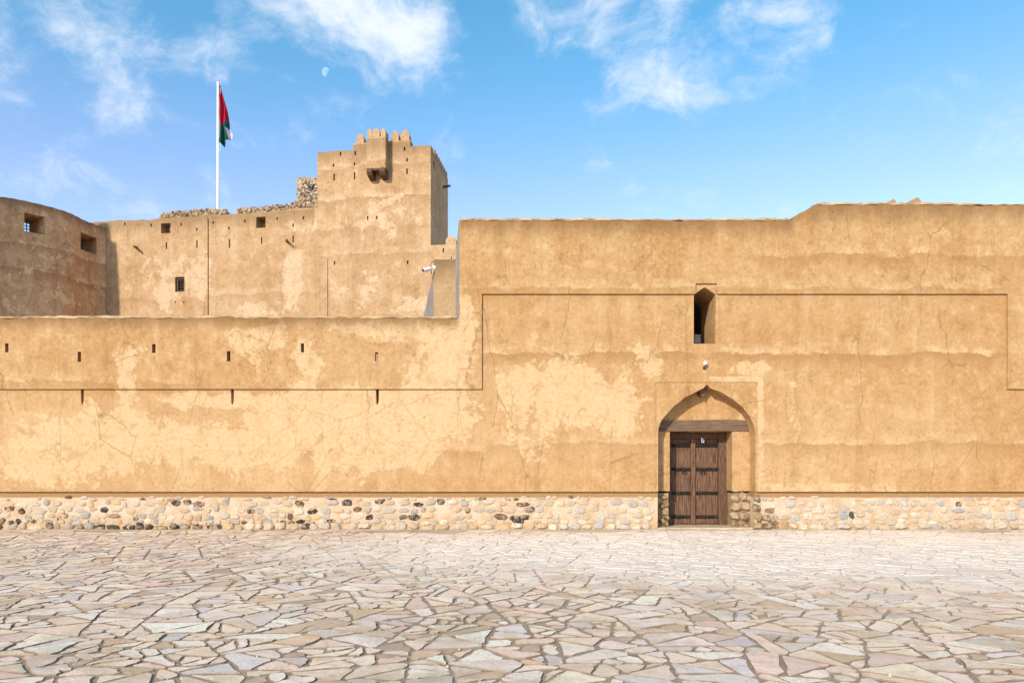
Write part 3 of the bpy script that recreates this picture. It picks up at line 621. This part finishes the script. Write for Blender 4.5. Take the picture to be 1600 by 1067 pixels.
rt = thing('rubble_turret', FT.w(FT.px(480, 320)[0], 1.5, 0), 'broken stub of dark rubble masonry beside the square tower', 'turret')
rubble(FT, [(464.5, 279.5), (480, 278), (496, 276.5)], 464.5, 497.5, 700, 1.3, 1.2, rt, 'masonry_core', 0, .2)
P_ = Pool()
for i in range(520):
    x, y = random.uniform(465, 496.5), random.uniform(279, 325); s, z = FT.px(x, y, 1.3); d = random.uniform(.09, .22); 
    inner = ((x-484)/13)**2+((y-299)/14)**2 < 1.1
    V, F = boulder(s, z, d*1.3, d, d*.3, FT, 1.3, 7); P_.add(V, F, pick([((.03, .028, .03), 5), ((.5, .42, .33), 1.5)] if inner else [((.52, .39, .25), 4), ((.12, .08, .06), 1.5), ((.40, .28, .17), 3)]))
tag(P_.build('rubble_stones', M['stone'], rt, True), kind='stuff')

# round bastion: plan curve worked out from the rim
ZR = 17.38
rim = [(-38, 43.5), (-36.5, 41.2), (-34.5, 40.0), (-32.2, 39.6), (-30, 39.95), (-29.3, 40.28), (-28.5, 41.0), (-27.8, 41.9), (-27.5, 42.7), (-27.42, 43.7), (-27.2, 44.5), (-26.75, 45.25), (-26.4, 46.2)]
def catmull(P, n=6):
    out = []
    for i in range(1, len(P)-2):
        p0, p1, p2, p3 = [Vector(q) for q in P[i-1:i+3]]
        for k in range(n): t = k/n; out.append(.5*((2*p1)+(p2-p0)*t+(2*p0-5*p1+4*p2-p3)*t*t+(3*p1-p0-3*p2+p3)*t**3))
    return out
crv = catmull(rim); ba = thing('round_bastion', (-31, 26, 0), 'round brown bastion with two deep barred gunports below its rim, in shade', 'bastion')
nrm = []
for i in range(len(crv)):
    d = (crv[min(i+1, len(crv)-1)]-crv[max(i-1, 0)]).normalized(); nrm.append(Vector((-d.y, d.x)))
V = []; F = []; n = len(crv)
zs = [0, 9, ZR-1.0, ZR-.45, ZR]; off = [0, 0, 0, 0, .0]
for k, z in enumerate(zs):
    for i, p in enumerate(crv): q = p-nrm[i]*off[k]; V.append((q.x, q.y-CAMD, z+(.012*math.sin(i*1.7) if k == 4 else 0)))
m_ = len(zs)
for k in range(m_):
    for i, p in enumerate(crv): q = p+nrm[i]*2.0; V.append((q.x, q.y-CAMD, zs[k]))
idx = lambda layer, k, i: layer*m_*n+k*n+i
for k in range(m_-1):
    for i in range(n-1):
        F += [[idx(0, k, i), idx(0, k, i+1), idx(0, k+1, i+1), idx(0, k+1, i)], [idx(1, k, i), idx(1, k+1, i), idx(1, k+1, i+1), idx(1, k, i+1)]]
for i in range(n-1): F += [[idx(0, m_-1, i), idx(0, m_-1, i+1), idx(1, m_-1, i+1), idx(1, m_-1, i)], [idx(0, 0, i), idx(1, 0, i), idx(1, 0, i+1), idx(0, 0, i+1)]]
for k in range(m_-1): F += [[idx(0, k, 0), idx(0, k+1, 0), idx(1, k+1, 0), idx(1, k, 0)], [idx(0, k, n-1), idx(1, k, n-1), idx(1, k+1, n-1), idx(0, k+1, n-1)]]
bo = mesh('bastion_wall', V, F, M['bastion'], ba)
def ray_bastion(px):
    best = None; a = (px-CX)/FPX
    for i in range(n-1):
        p, q = crv[i], crv[i+1]; e = q-p; den = e.x-a*e.y
        if abs(den) < 1e-9: continue
        f = (a*p.y-p.x)/den
        if 0 <= f <= 1:
            h = p+e*f
            if best is None or h.y < best[0].y: best = (h, nrm[i])
    return best
C = Pool(); gr = []
for x0, x1, y0, y1 in ((38, 70, 331, 364), (126, 151, 361, 392)):
    hA = ray_bastion(x0)[0]; hB = ray_bastion(x1)[0]; mid = (hA+hB)/2; d = (hB-hA).normalized()
    ang = math.atan2(d.y, d.x); turn = R(math.degrees(math.atan2(-mid.x, mid.y))+22)-ang; ang += turn
    fr = Frame((mid.x, mid.y-CAMD, 0), -ang); hw = (hB-hA).length/2*abs(math.cos(turn))
    zt_ = fz(y0+1, hA.y); zb_ = fz(y1-3, hA.y)
    C.rect(fr, -hw, zb_, hw, zt_, -1.6, 4); gr.append((fr, hw, zb_, zt_))
bo_ = cut(bo, C)
for fr, hw, zb_, zt_ in gr:
    P_ = Pool(); t = 1.7
    for i in range(6): s = -hw+2*hw*(i+.5)/6; P_.rect(fr, s-.022, zb_, s+.022, zt_, t-.02, t+.02)
    for i in range(6): z = zb_+(zt_-zb_)*(i+.5)/6; P_.rect(fr, -hw, z-.022, hw, z+.022, t-.015, t+.03)
    P_.build('window_grille', M['iron'], ba)

# unseen drum added left of the view to keep the bastion in shade
dt = thing('shade_drum', (-39.8, 13.2, 0), 'unseen drum tower added out of view to shade the round bastion', 'tower')
cxT, cyT = -39.8, 13.2; n = 40; V = []; F = []
for z, r in ((0, 6.2), (12, 5.6), (24.5, 5.0), (25.2, 4.95), (25.2, 4.2)): V += [(cxT+r*math.cos(6.28319*i/n), cyT+r*math.sin(6.28319*i/n), z) for i in range(n)]
for k in range(4): F += [[k*n+i, k*n+(i+1) % n, (k+1)*n+(i+1) % n, (k+1)*n+i] for i in range(n)]
F.append(list(range(4*n, 5*n))); mesh('shade_drum_wall', V, F, M['fort'], dt)
for k in range(12):
    a = 6.28319*k/12; P_ = Pool(); fr = Frame((cxT+4.9*math.cos(a), cyT+4.9*math.sin(a), 0), -(a+R(90))); P_.prism(fr, merlon_poly(0, 25.19, .9, .9), 0, .5); P_.build('merlon', M['fort'], dt)

# annex and grey piers between the walls
AN = Frame((0, 10, 0), 0)
an = thing('annex_wall', AN.w(-2.6, 0, 0), 'brown plastered slab wall with a sloping grey cement flank', 'wall')
P_ = Pool(); P_.pxrect(AN, 677.5, 405.5, 712, 640, 0, .6, 0); P_.build('slab', M['annex'], an)
P_ = Pool(); P_.prism(AN, [AN.px(*q) for q in ((677.3, 424), (677.3, 640), (633, 640), (661, 497))], .05, .5); P_.build('grey_flank', M['grey'], an)
AP = Frame((0, 4, 0), 0)
ap = thing('grey_pier', AP.w(-1.6, 0, 0), 'narrow grey battered pier against the back of the tall wall end', 'pier')
P_ = Pool(); P_.prism(AP, [AP.px(*q) for q in ((716.5, 347), (740, 347), (740, 640), (713.5, 640), (711.5, 410))], 0, .8); P_.build('pier_body', M['grey'], ap)
# security camera
s, z = AN.px(667, 421, -.25); o3 = AN.w(s, -.25, z); sc_ = thing('security_camera', AN.w(*[AN.px(677, 424)[0], 0, AN.px(677, 424)[1]]), 'white bullet security camera on a bracket at the slab wall edge', 'camera')
e = Vector((-.30, -.20, -.13)).normalized()
P_ = Pool(); P_.tube(o3-e*.14, o3+e*.17, .075, .08, 14); P_.tube(o3-e*.19, o3-e*.14, .045, .075, 14); P_.build('housing', M['white'], sc_)
P_ = Pool(); P_.tube(o3+e*.165, o3+e*.185, .066, .064, 14); P_.build('lens', M['black'], sc_)
P_ = Pool(); wq = AN.w(AN.px(678, 417)[0], 0, AN.px(678, 417)[1]); P_.tube(o3-e*.12+Vector((0, 0, .03)), wq+Vector((0, .05, 0)), .022, .022, 8); P_.tube(wq+Vector((0, .04, -.02)), wq+Vector((0, -.02, -.02)), .07, .07, 12); P_.build('bracket', M['white'], sc_)
P_ = Pool(); pts = [wq+Vector((-.02, -.02, .20)), wq+Vector((-.10, -.02, .16)), wq+Vector((-.13, -.02, .02)), wq+Vector((-.09, -.02, -.30))]
for a, b in zip(pts, pts[1:]): P_.tube(a, b, .014, .014, 6)
P_.build('cable', M['black'], sc_)

# ------------------------------------------------------------------ flagpole and flag
FP = Frame((0, 31.5, 0), 0)
s, zb3 = FP.px(340.2, 345); s2, zt3 = FP.px(340.6, 128)
fp = thing('flagpole', FP.w(s, 0, 10), 'tall tapered white flagpole rising behind the fort wall', 'flagpole')
P_ = Pool(); P_.tube(FP.w(s, 0, 8), FP.w(s2, 0, zt3), .125, .075, 16); P_.build('pole', M['white'], fp, True)
P_ = Pool(); P_.tube(FP.w(s2, 0, zt3), FP.w(s2, 0, zt3+.08), .06, .03, 10); P_.build('finial', M['black'], fp)
P_ = Pool(); P_.tube(FP.w(s2+.16, 0, zt3-.1), FP.w(s+.17, 0, zt3-5), .012, .012, 5); P_.build('halyard', M['white'], fp)
m, nt = new_mat('flag_cloth'); A = nt.n('ShaderNodeAttribute', out=0, attribute_name='col'); finish(nt, A, .8, nt.noise(nt.n('ShaderNodeNewGeometry', out='Position'), 9, 3), .2, .03); M['cloth'] = m
NU, NV = 34, 12; V = []; F = []; Cc = []
hoist = [(343.0, 134), (343.0, 222)]; left = lambda f: (342.8+.0*f, 134+88*f)
fly = [(344, 131), (349, 152), (354, 172), (357, 190), (360, 203), (368.5, 215.5)]; bot = [(343, 222), (348, 227.3), (356, 219), (367.8, 215.5)]
def along(L, f):
    f *= len(L)-1; i = min(int(f), len(L)-2); g = f-i; return (L[i][0]+(L[i+1][0]-L[i][0])*g, L[i][1]+(L[i+1][1]-L[i][1])*g)
for i in range(NU+1):
    f = i/NU; lp = left(f); rp_ = along(fly, f)
    for j in range(NV+1):
        g = j/NV; x = lp[0]+(rp_[0]-lp[0])*g; y = lp[1]+(rp_[1]-lp[1])*g
        if f > .8: k = (f-.8)/.2; bx_, by_ = along(bot, g); x += (bx_-x)*k*k; y += (by_-y)*k*k
        a, z = FP.px(x, y); V.append(FP.w(a, .22*math.sin(g*13+f*4)*(.25+f)+.12*math.sin(g*5-f*6), z))
for i in range(NU):
    for j in range(NV):
        b = i*(NV+1)+j; F.append([b, b+1, b+NV+2, b+NV+1]); f, g = (i+.5)/NU, (j+.5)/NV
        Cc.append((.50, .48, .56) if (f > .76 and g > .68) else ((.012, .09, .055) if f+.16*g > .74 else (.40, .010, .028)))
fo = mesh('flag', V, F, M['cloth'], None, True, Cc, FP.w(*[FP.px(343, 222)[0], 0, FP.px(343, 222)[1]])); tag(fo, 'limp red, green and white flag hanging from the white pole', 'flag')

# ------------------------------------------------------------------ day moon
md = pix_dir(509.5, 113); mp = Vector((0, -CAMD, EYE))+md*3000
m, nt = new_mat('day_moon'); N_ = nt.n('ShaderNodeNewGeometry', out='Normal')
lit = nt.mr(nt.vm('DOT_PRODUCT', N_, Vector((-.80, -.30, .42)).normalized(), out='Value'), -.75, .0)
crat = nt.mr(nt.noise(nt.n('ShaderNodeTexCoord', out='Object'), .12, 4), .35, .65, .6, 1)
em = nt.n('ShaderNodeEmission', {'Color': (.9, .95, 1, 1), 'Strength': nt.m('MULTIPLY', nt.m('MULTIPLY', nt.m('MULTIPLY', lit, crat), nt.m('SUBTRACT', 1, nt.n('ShaderNodeNewGeometry', out='Backfacing'))), .27)})
sh = nt.n('ShaderNodeAddShader', {0: nt.n('ShaderNodeBsdfTransparent'), 1: em}); nt.n('ShaderNodeOutputMaterial', {'Surface': sh}, out=None)
bm = bmesh.new(); bmesh.ops.create_uvsphere(bm, u_segments=32, v_segments=20, radius=15.5); me = bpy.data.meshes.new('moon'); bm.to_mesh(me); bm.free(); me.materials.append(m)
me.polygons.foreach_set('use_smooth', [True]*len(me.polygons)); tag(link('moon', me, None, mp), 'pale gibbous day moon in the blue sky', 'moon')
